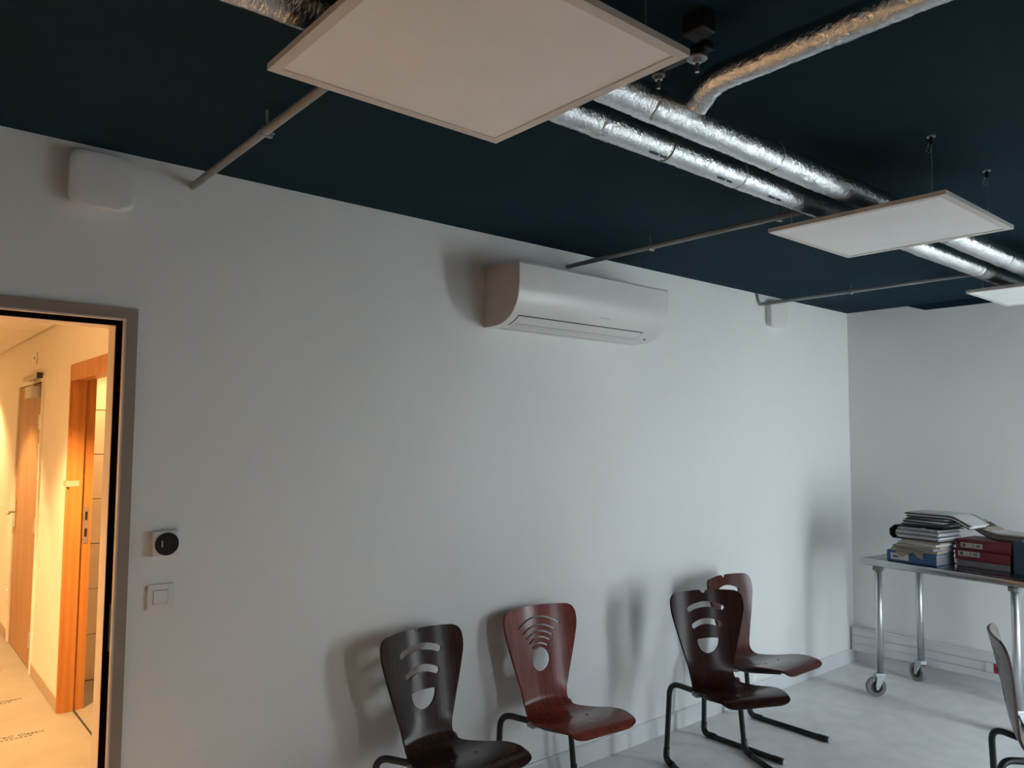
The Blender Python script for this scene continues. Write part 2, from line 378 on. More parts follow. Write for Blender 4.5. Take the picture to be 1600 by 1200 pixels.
obj('closer_body', bx(CX-0.065, CX+0.001, QY0+0.09, QY0+0.36, 1.895, 1.975, bev=0.004), M_ZINC, dc)
obj('slide_rail', bx(CX-0.045, CX-0.013, QY0+0.02, QY0+0.62, 2.03, 2.065, bev=0.003), M_ZINC, dc)
obj('rail_end_cap', bx(CX-0.047, CX-0.012, QY0+0.005, QY0+0.022, 2.028, 2.067), M_DARK, dc)
obj('arm', tb([(CX-0.05, QY0+0.14, 1.975), (CX-0.05, QY0+0.14, 2.005), (CX-0.03, QY0+0.45, 2.03)], 0.008, seg=8), M_ZINC, dc)
al = thing('wall_sensor', 'tiny white sensor plate with a dark dot above the corridor door', 'sensor', (CX, 3.78, 2.16))
obj('plate', bx(CX-0.010, CX, 3.74, 3.84, 2.15, 2.24, bev=0.003), M_CORW, al)
obj('sensor_eye', disc((CX-0.013, 3.80, 2.195), (1, 0, 0), 0.010, 0.005, 16), M_DARK, al)
sw2 = thing('corridor_switch', 'small white switch plate low beside the veneer corridor door', 'switch', (CX, 4.62, 0.33))
obj('plate', bx(CX-0.008, CX, 4.60, 4.68, 0.30, 0.38, bev=0.003), M_WHITEP, sw2)

# opening with orange wooden frame (door_3), bathroom with tiles behind
d3 = bpy.data.objects.new('door_3', None); C.objects.link(d3); d3.location = (CX, (OY0+OY1)/2, 0); tag(d3, kind='structure')
jw = 0.02
bm = BM(); box(bm, CX-0.012, CX+0.002, OY1-0.02, OY1+0.006, 0, OZ); box(bm, CX-0.012, CX+0.002, OY0-0.006, OY0+0.05, 0, OZ); box(bm, CX-0.012, CX+0.002, OY0+0.05, OY1-0.02, OZ-0.095, OZ+0.004)
obj('architrave', bm, W_JAMB, d3)
bm = BM(); box(bm, CX+0.002, CX+0.072, OY1-0.035, OY1, 0, OZ-0.05); box(bm, CX+0.002, CX+0.072, OY0, OY0+0.035, 0, OZ-0.05); box(bm, CX+0.002, CX+0.072, OY0+0.035, OY1-0.035, OZ-0.09, OZ)
obj('jamb', bm, W_JAMB, d3)
bm = BM(); box(bm, CX+0.075, CX+wt2+0.01, OY1-0.020, OY1, 0, OZ-0.05); box(bm, CX+0.075, CX+wt2+0.01, OY0, OY0+0.02, 0, OZ-0.05); box(bm, CX+0.075, CX+wt2+0.01, OY0+0.02, OY1-0.02, OZ-0.075, OZ)
obj('rebate', bm, W_JAMB, d3)
obj('strike_plate', bx(CX+0.088, CX+0.114, OY1-0.0225, OY1-0.0195, 0.98, 1.20, bev=0.001, seg=1), M_ZINC, d3)
for z0, z1 in ((1.12, 1.17), (1.02, 1.07)):
    obj('latch_hole', bx(CX+0.095, CX+0.108, OY1-0.0235, OY1-0.0222, z0, z1), M_DARK, d3)
obj('threshold_strip', bx(CX+0.072, CX+0.082, OY0, OY1-0.02, 0.0, 0.004), M_GAP, d3)
bm = BM(); box(bm, CX-0.0145, CX-0.0122, OY1-0.036, OY1+0.06, 1.325, 1.360, mtx=None); box(bm, CX-0.0145, CX+0.055, OY1-0.0375, OY1-0.0352, 1.325, 1.360)
obj('masking_tape', bm, mat('pinkish_masking_tape', (0.50, 0.36, 0.26), 0.6), d3)
BX0, BX1, BY0, BY1 = CX+wt2, -3.30, 1.30, 3.02
S('floor_bathroom', bx(CX+0.062, BX1, BY0, BY1, -0.1, 0.0), M_CORF)
wb = S('wall_bathroom', bx(CX+wt2, BX1, BY1, BY1+0.1, 0, CH+0.1), M_GROUT)
tme = None
for j in range(8):
    for i in range(3):
        if tme is None:
            o = obj('wall_tile', bx(-0.297, 0.297, -0.005, 0.005, -0.147, 0.147, bev=0.0015, seg=1), M_TILE, None); tme = o.data
        else:
            o = bpy.data.objects.new('wall_tile', tme); C.objects.link(o)
        o.parent = wb; o.location = Vector((BX0-0.30+0.6*(i+0.85), BY1-0.0055, 0.152+0.3*j))-wb.location
S('wall_bathroom_side', bx(BX1, BX1+0.1, BY0, BY1+0.1, 0, CH+0.1), M_CORW)
S('wall_bathroom_near', bx(CX+wt2, BX1+0.1, BY0-0.1, BY0, 0, CH+0.1), M_CORW)
S('ceiling_bathroom', bx(CX+wt2, BX1+0.1, BY0-0.1, BY1+0.1, CH, CH+0.1), M_CORT)

# printed lettering on the protective sheet
def text_mesh(body, size, m, parent, mtx, name, align='RIGHT'):
    cu = bpy.data.curves.new(name, 'FONT'); cu.body = body; cu.size = size; cu.align_x = align; cu.extrude = 0.0003
    t = bpy.data.objects.new(name, cu); C.objects.link(t)
    bpy.context.view_layer.update()
    me = bpy.data.meshes.new_from_object(t.evaluated_get(bpy.context.evaluated_depsgraph_get()))
    C.objects.unlink(t); bpy.data.objects.remove(t)
    me.transform(mtx); me.materials.clear(); me.materials.append(m)
    o = bpy.data.objects.new(name, me); C.objects.link(o); o.parent = parent
    return o
for x, y in ((-4.872, 2.19), (-4.884, 2.87), (-4.902, 3.62), (-4.91, 4.35)):
    off = Vector((x, y, 0.0012))-fc.location
    text_mesh('PTEC Classic', 0.046, M_INK, fc, Matrix.Translation(off) @ Matrix.Rotation(0, 4, 'Z'), 'printed_lettering')
    bm = BM()
    for k in range(9):
        x_ = x-0.07-0.022*k; box(bm, x_-0.007, x_+0.006, y-0.030, y-0.018, 0.0007, 0.0015)
    obj('printed_small_line', bm, M_INK, fc)

# warm corridor lamps (recessed downlights)
def downlight(x, y, z, power, size, label, group='corridor downlights'):
    t = thing('downlight', label, 'lamp', (x, y, z-0.012), 0, group)
    obj('trim_ring', disc((x, y, z-0.012), (0, 0, 1), 0.055, 0.010, 24, inner=0.038), M_WHITEP, t)
    obj('lamp_lens', disc((x, y, z-0.006), (0, 0, 1), 0.037, 0.004, 24), mat('lamp_glow', (0.9, 0.7, 0.4), 0.5, emit=(1, 0.62, 0.26), est=20), t)
    ld = bpy.data.lights.new('downlight_beam', 'SPOT'); ld.energy = power; ld.color = (1.0, 0.575, 0.23); ld.spot_size = math.radians(size); ld.spot_blend = 0.35; ld.shadow_soft_size = 0.035
    o = bpy.data.objects.new('downlight_beam', ld); C.objects.link(o); o.parent = t; o.location = (0, 0, -0.01)
downlight(-5.33, 3.85, CH, 175, 84, 'recessed downlight in the corridor ceiling in front of the veneer door')
downlight(-5.40, 1.55, CH, 440, 120, 'recessed downlight in the corridor ceiling nearest the doorway')
downlight(-5.40, 5.90, CH, 200, 120, 'recessed downlight in the corridor ceiling at its far end')
downlight(-4.35, 2.55, CH, 70, 120, 'recessed downlight in the tiled washroom ceiling')

# ------------------------------------------------------------------ air conditioner
AX0, AX1 = -3.53, -2.487
ac = thing('air_conditioner', 'white wall-mounted split air conditioner with a curved front', 'air conditioner', ((AX0+AX1)/2, -0.12, 2.151))
curve = [(-0.02, 2.151), (-0.09, 2.152), (-0.137, 2.160), (-0.175, 2.176), (-0.205, 2.198), (-0.228, 2.228), (-0.244, 2.262), (-0.252, 2.30), (-0.255, 2.34)]
cs = [(q.x, q.y) for q in catmull([(a, b, 0) for a, b in curve], 5)]
prof = cs+[(-0.255, 2.418), (-0.249, 2.427), (-0.235, 2.430), (0.0, 2.434), (0.0, 2.151)]
obj('body', prism(BM(), prof, 0, AX0+0.004, AX1-0.004), M_ACW, ac, angle=0.5)
M_ACSIDE = mat('side_plastic_warm_shade', (0.60, 0.53, 0.48), 0.4)  # left end's shade and warm corridor light put into the white plastic's colour
inset = [(y*1.0, z) for y, z in prof]
sp_ = obj('side_cap', prism(BM(), [(y, z) for y, z in inset], 0, AX0-0.001, AX0+0.004), M_ACSIDE, ac)
obj('side_cap', prism(BM(), [(y, z) for y, z in inset], 0, AX1-0.004, AX1+0.001), M_ACW, ac)
def onc(t):           # point on the curved underside, t measured as y
    for a, b in zip(cs, cs[1:]):
        if b[0] <= t <= a[0]:
            k = (a[0]-t)/(a[0]-b[0]+1e-9); return a[1]+(b[1]-a[1])*k
    return cs[-1][1]
def ac_strip(x0, x1, y0, y1, lift, n=10):
    """strip following the underside curve, lifted outwards"""
    bm = BM(); rows = []
    for i in range(n+1):
        y = y0+(y1-y0)*i/n; z = onc(y); e = 0.002
        tn = Vector((0, -2*e, onc(y-e)-onc(y+e))).normalized(); nn = Vector((0, tn.z, -tn.y)); nn = nn if nn.z < 0 or nn.y < 0 else -nn
        p = Vector((0, y, z))
        rows.append([bm.verts.new((x, p.y+nn.y*l, p.z+nn.z*l)) for x in (x0, x1) for l in (-0.002, lift)])
    for a, b in zip(rows, rows[1:]):
        for i, j in ((0, 1), (1, 3), (3, 2), (2, 0)): bm.faces.new((a[i], a[j], b[j], b[i]))
    bm.faces.new([rows[0][i] for i in (0, 1, 3, 2)]); bm.faces.new([rows[-1][i] for i in (0, 2, 3, 1)])
    return bm
FX0, FX1, FY0, FY1 = -3.487, -2.628, -0.122, -0.200
obj('flap_gap', ac_strip(FX0, FX1, FY0, FY1, 0.0006), M_GAP, ac)
flap = obj('air_flap', ac_strip(FX0+0.005, FX1-0.005, FY0-0.005, FY1+0.004, 0.0022), M_ACW, ac)
obj('flap_line', ac_strip(FX0+0.02, FX1-0.02, -0.146, -0.149, 0.0026, 2), mat('grey_line', (0.25, 0.25, 0.25), 0.6), flap)
obj('underside_seam', ac_strip(AX0+0.06, AX1-0.06, -0.045, -0.048, 0.0006, 2), mat('grey_line', (0.25, 0.25, 0.25), 0.6), ac)
obj('receiver_eye', disc((AX1-0.075, -0.150, onc(-0.150)-0.0015), (0, 0, 1), 0.009, 0.004, 16), M_GAP, ac)
bm = BM()
for k in range(7): box(bm, -2.985+0.011*k, -2.977+0.011*k, -0.2390, -0.2372, 2.232, 2.240)
bmesh.ops.translate(bm, verts=bm.verts, vec=(0, 0.009, -0.004))
obj('maker_mark', bm, mat('pale_grey_print', (0.45, 0.45, 0.45), 0.6), ac)

# ------------------------------------------------------------------ cushion-shaped covers on the wall
def cover(xc, zc, hw, hh, label, depth=0.045):
    t = thing('wall_ventilation_cover', label, 'wall cover', (xc, 0, zc-hh), 0, 'cushion-shaped wall covers')  # a ventilation cover rather than a speaker
    def outline(k, e=6.0, n=64):
        out = []
        for i in range(n):
            a = 2*PI*i/n; ca, sa = math.cos(a), math.sin(a)
            rr = (abs(ca)**e+abs(sa)**e)**(-1/e)
            out.append((xc+hw*k*rr*ca, zc+hh*k*rr*sa))
        return out
    bm = BM(); rings = []
    for k, y in ((0.90, 0.0), (0.90, -0.012), (0.97, -0.016), (1.0, -depth+0.008), (0.995, -depth+0.003), (0.97, -depth), (0.80, -depth-0.003), (0.4, -depth-0.005)):
        rings.append([bm.verts.new((a, y, b)) for a, b in outline(k)])
    for a, b in zip(rings, rings[1:]):
        for i in range(64): bm.faces.new((a[i], a[(i+1) % 64], b[(i+1) % 64], b[i]))
    bm.faces.new(rings[-1]); obj('front_cover', bm, M_WHITEP, t, angle=0.7)
    obj('back_plate', prism(BM(), outline(0.86), 1, -0.010, 0.0), M_WHITEP, t)
    return t
cover(-5.160, 2.479, 0.100, 0.092, 'white cushion-shaped wall cover high above the lit doorway')
cover(-1.035, 2.478, 0.105, 0.092, 'white cushion-shaped wall cover near the room corner under the conduit')

# ------------------------------------------------------------------ thermostat and light switch
th = thing('thermostat', 'white square thermostat with a round black dial beside the doorway', 'thermostat', (-4.915, 0, 1.229))
obj('housing', bx(-4.957, -4.873, -0.026, 0, 1.229, 1.316, bev=0.004), M_WHITEP, th)
dl = obj('dial', disc((-4.914, -0.030, 1.272), (0, 1, 0), 0.0385, 0.005, 48), M_BLACKGLASS, th)
obj('dial_mark', bx(-4.932, -4.928, -0.0308, -0.0298, 1.262, 1.284), mat('pale_grey_print', (0.45, 0.45, 0.45), 0.6), dl)
sw = thing('light_switch', 'white square light switch below the round-dial thermostat', 'light switch', (-4.924, 0, 1.050))
obj('plate', bx(-4.966, -4.881, -0.010, 0, 1.050, 1.136, bev=0.003), M_WHITEP, sw)
obj('rocker_gap', bx(-4.9475, -4.8995, -0.0106, -0.008, 1.068, 1.117), mat('grey_line', (0.25, 0.25, 0.25), 0.6), sw)
obj('rocker', bx(-4.9462, -4.9008, -0.0135, -0.009, 1.0693, 1.1157, bev=0.0015), M_WHITEP, sw)

# ------------------------------------------------------------------ conduits across the ceiling
def conduit(x, y1, z, label, clips, r=0.011, drop=False):
    t = thing('ceiling_conduit', label, 'conduit', (x, y1/2, z), 0, 'grey conduits running across the dark ceiling')
    path = [(x, -0.001, z), (x-0.01, y1, z)]
    obj('pipe', tb(path, r, seg=14), M_CONDUIT, t, smooth=True)
    for y in clips:
        c = obj('pipe_clip', bx(x-0.018, x+0.018, y-0.007, y+0.007, z-0.015, z+0.015, bev=0.003), M_GALV, t)
        obj('clip_rod', tb([(x, y, z+0.012), (x, y, H)], 0.004, seg=8), M_ZINC, c)
        obj('clip_screw', tb([(x-0.024, y, z), (x+0.024, y, z)], 0.0035, seg=8), M_ZINC, c)
    if drop:
        obj('wall_bend', tb(fillet([(x, -0.012, z), (x-0.03, -0.012, z+0.02), (x-0.05, -0.012, H)], 0.01), 0.008, seg=8), M_CONDUIT, t, smooth=True)
conduit(-4.863, -1.405, 2.534, 'thick-looking grey conduit leaving the wall beside the doorway cover', (-0.66,), 0.0125)
conduit(-2.985, -1.405, 2.520, 'grey conduit leaving the wall just above the air conditioner', (-0.55, -1.2))
conduit(-1.205, -1.405, 2.530, 'grey conduit nearest the far corner with a bent end at the wall', (-0.62, -1.3), drop=True)

# ------------------------------------------------------------------ foil-wrapped ducts
ZD = 2.475
def duct(path_pts, r, n, label, bands, marks=(), name='foil_duct', joints=()):
    P = [Vector(q) for q in path_pts]
    mid = sum(P, Vector())/len(P)
    t = thing(name, label, 'duct', (mid.x, mid.y, min(q.z for q in P)-r), 0, 'foil-wrapped ventilation ducts')
    L = [0]
    for a, b in zip(P, P[1:]): L.append(L[-1]+(b-a).length)
    def at(d):
        for i in range(len(P)-1):
            if d <= L[i+1]+1e-9: return P[i].lerp(P[i+1], (d-L[i])/(L[i+1]-L[i]))
        return P[-1]
    path = [at(L[-1]*i/n) for i in range(n+1)]
    ph = random.uniform(0, 9)
    rf = lambda s: r*(1+0.020*math.sin(s*L[-1]*9+ph)+0.012*math.sin(s*L[-1]*31))
    obj('foil_sleeve', tube(BM(), path, r, seg=28, jit=0.0013, rfun=rf), M_FOIL, t, smooth=True)
    for d, wd in bands:
        a, b = at(d-wd/2), at(d+wd/2)
        obj('tape_band', tube(BM(), [a, a.lerp(b, 0.15), a.lerp(b, 0.5), a.lerp(b, 0.85), b], r, seg=28, rfun=lambda s: r*(1.045 if 0.1 < s < 0.9 else 1.02)), M_TAPE, t, smooth=True)
    return t, at, L[-1]
X0D, X1D = -6.75, -0.10
YA, YB, RD = -1.452, -1.612, 0.043
bands = [(d, 0.035) for d in (1.25, 2.42, 3.62, 4.55, 5.6)]
tA, atA, _ = duct([(X0D, YA, ZD), (X1D, YA, ZD)], RD-0.002, 700, 'foil-wrapped duct running beside its twin, the one nearer the long wall', [(d+0.02, 0.03) for d in (1.25, 2.44, 3.9, 5.1)])
tB, atB, _ = duct([(X0D, YB, ZD), (X1D, YB, ZD)], RD, 700, 'foil-wrapped duct running beside its twin, with the side branch', [(1.2, 0.03), (2.48, 0.045), (3.75, 0.03), (4.95, 0.03)])
ZB = 2.510
pts = catmull([(-4.155, YB-RD*1.17, ZD+0.012), (-4.165, YB-0.075, ZD+0.022), (-4.19, YB-0.12, ZB-0.004), (-4.20, YB-0.22, ZB), (-4.20, -2.4, ZB), (-4.19, YF+0.02, ZB)], 14)
duct(pts, 0.033, 260, 'foil-wrapped branch duct curving off the pair toward the windows', [(1.25, 0.03)])
def print_marks(root, y, xs, z_ang, r, rows=1):
    """short dark printed marks wrapped on a duct's lower side"""
    for x in xs:
        bm = BM()
        for k in range(11):
            x_ = x+0.0068*k
            if k == 6: continue
            y_ = y+math.cos(z_ang)*(r+0.0016); z_ = ZD+math.sin(z_ang)*(r+0.0016)
            m = Matrix.Translation((x_, y_, z_)) @ Matrix.Rotation(z_ang, 4, 'X')
            box(bm, -0.0022, 0.0022, -0.0005, 0.0005, -0.0034, 0.0034, mtx=m)
        obj('printed_mark', bm, M_DARK, root)
print_marks(tA, YA, (-4.10, -3.78, -3.50), math.radians(248), RD-0.002)
for d, rt_, yy in ((-4.02, tA, YA), (-3.66, tA, YA), (-3.72, tB, YB), (-4.47, tA, YA)):
    obj('foil_seam', tube(BM(), [(d, yy, ZD), (d+0.0012, yy, ZD)], RD*1.008, seg=28), mat('grey_line', (0.25, 0.25, 0.25), 0.6), rt_, smooth=True)

# hanger with threaded rods and washers behind the nearest light panel
hg = thing('duct_hanger', 'dark ceiling bracket with washers on threaded rods beside the branch duct', 'bracket', (-4.33, -1.74, 2.49))
obj('rail', bx(-4.345, -4.315, -1.83, -1.665, 2.512, 2.530, bev=0.002), M_DARK, hg)
obj('ceiling_block', bx(-4.355, -4.305, -1.83, -1.77, 2.556, H, bev=0.004), M_DARK, hg)
for y in (-1.795, -1.685):
    rd_ = obj('threaded_rod', tb([(-4.33, y, 2.470), (-4.33, y, H)], 0.005, seg=10), M_ZINC, hg)
    obj('washer', disc((-4.33, y, 2.500), (0, 0, 1), 0.023 if y < -1.7 else 0.016, 0.004, 24), M_GALV, rd_)
    obj('nut', disc((-4.33, y, 2.491), (0, 0, 1), 0.010, 0.009, 6), M_ZINC, rd_)

# ------------------------------------------------------------------ LED ceiling panels (off)
def panel(x0, y1, z, label, size=0.598):
    """x0: left edge, y1: edge nearer the long wall, z: underside"""
    cx, cy = x0+size/2, y1-size/2
    t = thing('ceiling_light', label, 'ceiling light', (cx, cy, z), 0, 'square suspended light panels')
    h = size/2; f = 0.023
    A = [(-h, -h), (h, -h), (h, h), (-h, h)]; B = [(x*(h-f)/h, y*(h-f)/h) for x, y in A]
    bm = BM(); rows = []
    for q, zz in ((A, 0), (A, 0.014), (B, 0.014), (B, 0.0)): rows.append([bm.verts.new((x, y, zz)) for x, y in q])
    for i in range(4):
        a, b = rows[i], rows[(i+1) % 4]
        for k in range(4): bm.faces.new((a[k], a[(k+1) % 4], b[(k+1) % 4], b[k]))
    obj('frame', bm, M_PANELFR, t, world=False)
    obj('diffuser', bx(-h+f+0.0005, h-f-0.0005, -h+f+0.0005, h-f-0.0005, 0.0025, 0.006), M_DIFF, t, world=False)
    obj('back_plate', bx(-h+0.012, h-0.012, -h+0.012, h-0.012, 0.0142, 0.018), M_GALV, t, world=False)
    obj('driver_box', bx(-0.06, 0.06, 0.16, 0.20, 0.018, 0.045, bev=0.003), M_WHITEP, t, world=False)
    for sx in (-1, 1):
        for sy in (-1, 1):
            x, y = sx*(h-0.06), sy*(h-0.06)
            c = obj('suspension_cable', tb([(x, y, 0.03), (x, y, H-z-0.022)], 0.0012, seg=6), M_ZINC, t, world=False)
            obj('ceiling_anchor', tb([(x, y, H-z-0.028), (x, y, H-z)], 0.006, seg=10), M_DARK, c, world=False)
            obj('anchor_disc', disc((x, y, H-z-0.004), (0, 0, 1), 0.013, 0.004, 16), M_ZINC, c, world=False)
            pts = [(x+0.006*math.cos(a), y, 0.024+0.007*math.sin(a)) for a in [k*2*PI/12 for k in range(12)]]
            obj('hook', tb(pts+[pts[0]], 0.0014, seg=6), M_ZINC, c, world=False)
            lp = [(x-0.022+0.011*math.cos(a), y+0.003*math.sin(a*2), H-z-0.045+0.014*math.sin(a)) for a in [k*2*PI/16 for k in range(17)]]
            obj('cable_tail', tb(lp, 0.001, seg=5), M_GALV, c, world=False)
panel(-5.137, -1.333, 2.386, 'large-looking square light panel at the top, nearest the camera')
panel(-3.262, -1.318, 2.387, 'middle square light panel hanging under the foil ducts')
panel(-1.48, -1.345, 2.386, 'square light panel farthest away, cut by the right edge')

# ------------------------------------------------------------------ plywood school chairs
PROF = [(-0.283, 0.845), (-0.262, 0.75), (-0.243, 0.65), (-0.228, 0.56), (-0.214, 0.49), (-0.197, 0.440), (-0.165, 0.406), (-0.12, 0.396), (-0.05, 0.402), (0.03, 0.420), (0.11, 0.437), (0.175, 0.443), (0.212, 0.437), (0.235, 0.420)]
CP = catmull([(a, b, 0) for a, b in PROF], 12)
CL = [0.0]
for a, b in zip(CP, CP[1:]): CL.append(CL[-1]+(b-a).length)
STOT = CL[-1]
def on_prof(s):
    s = min(max(s, -0.02), STOT)
    if s <= 0:
        d = (CP[1]-CP[0]).normalized(); return CP[0]+d*s, d
    for i in range(len(CP)-1):
        if s <= CL[i+1]:
            k = (s-CL[i])/(CL[i+1]-CL[i]); return CP[i].lerp(CP[i+1], k), (CP[i+1]-CP[i]).normalized()
    return CP[-1], (CP[-1]-CP[-2]).normalized()
S_BEND = 0.445     # arc length of the bend between back and seat
def sstep(a, b, x):
    t = min(max((x-a)/(b-a), 0), 1); return t*t*(3-2*t)
def shell_pt(wd, s, off=0.0):
    p, d = on_prof(s); n = Vector((-d.y, d.x))       # normal towards the sitter
    if n.x < 0 and s < 0.3: n = -n
    back = 1-sstep(0.33, 0.47, s)
    bow = 0.85*wd*wd*back                               # sides of the back curl forward
    sad = 0.25*wd*wd*sstep(0.42, 0.52, s)*(1-sstep(0.66, 0.82, s))
    v = p.x+bow; z = p.y+sad
    nv = Vector((-1.7*wd*back, 1.0))                    # (u, v) normal of the bowed back
    nv.normalize()
    v3 = Vector((wd, v, z)); nn = Vector((nv.x*n.x, nv.y*n.x, n.y)) if back > 0 else Vector((-0.5*wd*(sstep(0.42,0.52,s)*(1-sstep(0.66,0.82,s))), n.x, n.y))
    nn.normalize(); v3 += nn*off
    return Vector((v3.x, -v3.y, v3.z))                  # forward is local -y
HALF = [(0.0, 0.168), (0.009, 0.189), (0.026, 0.2025), (0.05, 0.2075), (0.10, 0.2045), (0.20, 0.178), (0.30, 0.148), (0.365, 0.129), (0.405, 0.122), (0.435, 0.122), (0.465, 0.130), (0.50, 0.148), (0.55, 0.171), (0.60, 0.185), (0.66, 0.192), (0.72, 0.195), (0.77, 0.192), (0.80, 0.183), (STOT-0.022, 0.168), (STOT-0.006, 0.145), (STOT, 0.115)]
def half_outline():
    pts = catmull([(a, b, 0) for a, b in HALF], 5)
    return [(q.y, q.x) for q in pts]                    # (w, s)
def arc_slot(L, hc, sag, th, n=22):
    top, bot = [], []
    for i in range(n+1):
        x = -L+2*L*i/n; c = hc+sag*(x/L)**2
        sl = 2*sag*x/L/L; nn = Vector((-sl, 1)).normalized()*th/2
        top.append((x-nn.x, c-nn.y)); bot.append((x+nn.x, c+nn.y))
    def cap(a, b):
        c = Vector(((a[0]+b[0])/2, (a[1]+b[1])/2)); r = (Vector(a)-c); out = []
        for k in range(1, 5):
            an = PI*k/5; out.append((c.x+r.x*math.cos(an)-r.y*math.sin(an), c.y+r.x*math.sin(an)+r.y*math.cos(an)))
        return out
    return top+cap(top[-1], bot[-1])+bot[::-1]+cap(bot[0], top[0])
def holes_wide():
    D = []
    n = 24
    for i in range(n+1):
        a = PI*i/n; D.append((0.062*math.cos(a), 0.243+0.068*math.sin(a)))
    D += [(-0.058, 0.238), (-0.03, 0.236), (0.0, 0.235), (0.03, 0.236), (0.058, 0.238)]
    return [arc_slot(0.094, 0.068, 0.020, 0.028), arc_slot(0.074, 0.153, 0.019, 0.029), D]
def holes_thin():
    out = [arc_slot(L, h, sg, 0.0085) for L, h, sg in ((0.118, 0.046, 0.038), (0.094, 0.083, 0.030), (0.075, 0.112, 0.025), (0.060, 0.138, 0.021), (0.044, 0.166, 0.016))]
    out.append([(0.051*math.cos(2*PI*k/40), 0.237+0.053*math.sin(2*PI*k/40)) for k in range(40)])
    return out
def inside(pt, poly):
    x, y = pt; c = False; j = len(poly)-1
    for i in range(len(poly)):
        xi, yi = poly[i]; xj, yj = poly[j]
        if (yi > y) != (yj > y) and x < (xj-xi)*(y-yi)/(yj-yi)+xi: c = not c
        j = i
    return c
def dist_poly(pt, poly):
    p = Vector(pt); best = 9
    for i in range(len(poly)):
        a = Vector(poly[i]); b = Vector(poly[(i+1) % len(poly)]); d = b-a; l = d.length_squared
        t = 0 if l == 0 else min(max((p-a).dot(d)/l, 0), 1)
        best = min(best, (p-a-d*t).length)
    return best
def shell_bms(holes, notch, th=0.011):
    hp = half_outline()
    right = hp; left = [(-a, b) for a, b in hp[::-1]]
    arch = lambda x: -0.006*(1-(x/0.168)**2)
    topL = [(-0.168+0.168*2*k/20, arch(-0.168+0.336*k/20)) for k in range(1, 20)]
    if notch: topL = [q for q in topL if abs(q[0]) > 0.03]
    if notch:
        nt = [(-0.024, arch(0)+0.0006), (-0.017, arch(0)+0.005), (-0.010, arch(0)+0.015), (0.0, arch(0)+0.018), (0.010, arch(0)+0.015), (0.017, arch(0)+0.005), (0.024, arch(0)+0.0006)]
        topL = [q for q in topL if q[0] < 0]+nt+[q for q in topL if q[0] > 0]
    bottom = [(0.115-0.23*k/12, STOT) for k in range(1, 12)]
    outline = right+bottom+left+topL
    loops = [outline]+holes
    verts, edges = [], []
    for lp in loops:
        b0 = len(verts); verts += [Vector(q) for q in lp]
        edges += [(b0+i, b0+(i+1) % len(lp)) for i in range(len(lp))]
    st = 0.010
    nx = int(0.21/st)
    for i in range(-nx, nx+1):
        s = st*0.5
        while s < STOT:
            q = (i*st+(0.0 if int(s/st) % 2 else st/2), s)
            if inside(q, outline) and not any(inside(q, h) for h in holes) and min(dist_poly(q, lp) for lp in loops) > 0.0042:
                verts.append(Vector(q))
            s += st
    # keep a clean row along the bend so seat and back meet exactly
    r = geometry.delaunay_2d_cdt(verts, edges, [], 0, 1e-6)
    V, _, Fc = r[0], r[1], r[2]
    faces = []
    for f in Fc:
        c = sum((V[i] for i in f), Vector((0, 0)))/len(f)
        if inside(c, outline) and not any(inside(c, h) for h in holes): faces.append((tuple(f), c.y))
    cnt = {}
    for f, _ in faces:
        for i in range(3):
            a, b = f[i], f[(i+1) % 3]; cnt[(min(a, b), max(a, b))] = cnt.get((min(a, b), max(a, b)), 0)+1
    out = []
    for part in (0, 1):
        bm = BM(); mp = {}
        def vv(i, side):
            if (i, side) not in mp: mp[(i, side)] = bm.verts.new(shell_pt(V[i].x, V[i].y, th/2*side))
            return mp[(i, side)]
        for f, cy in faces:
            if (cy > S_BEND) != bool(part): continue
            bm.faces.new([vv(i, 1) for i in f]); bm.faces.new([vv(i, -1) for i in f[::-1]])
            for i in range(3):
                a, b = f[i], f[(i+1) % 3]
                if cnt[(min(a, b), max(a, b))] == 1:
                    bm.faces.new((vv(a, 1), vv(a, -1), vv(b, -1), vv(b, 1)))
        out.append(bm)
    return out
M_PLYEDGE = mat('dark_ply_edge', (0.02, 0.012, 0.010), 0.5)
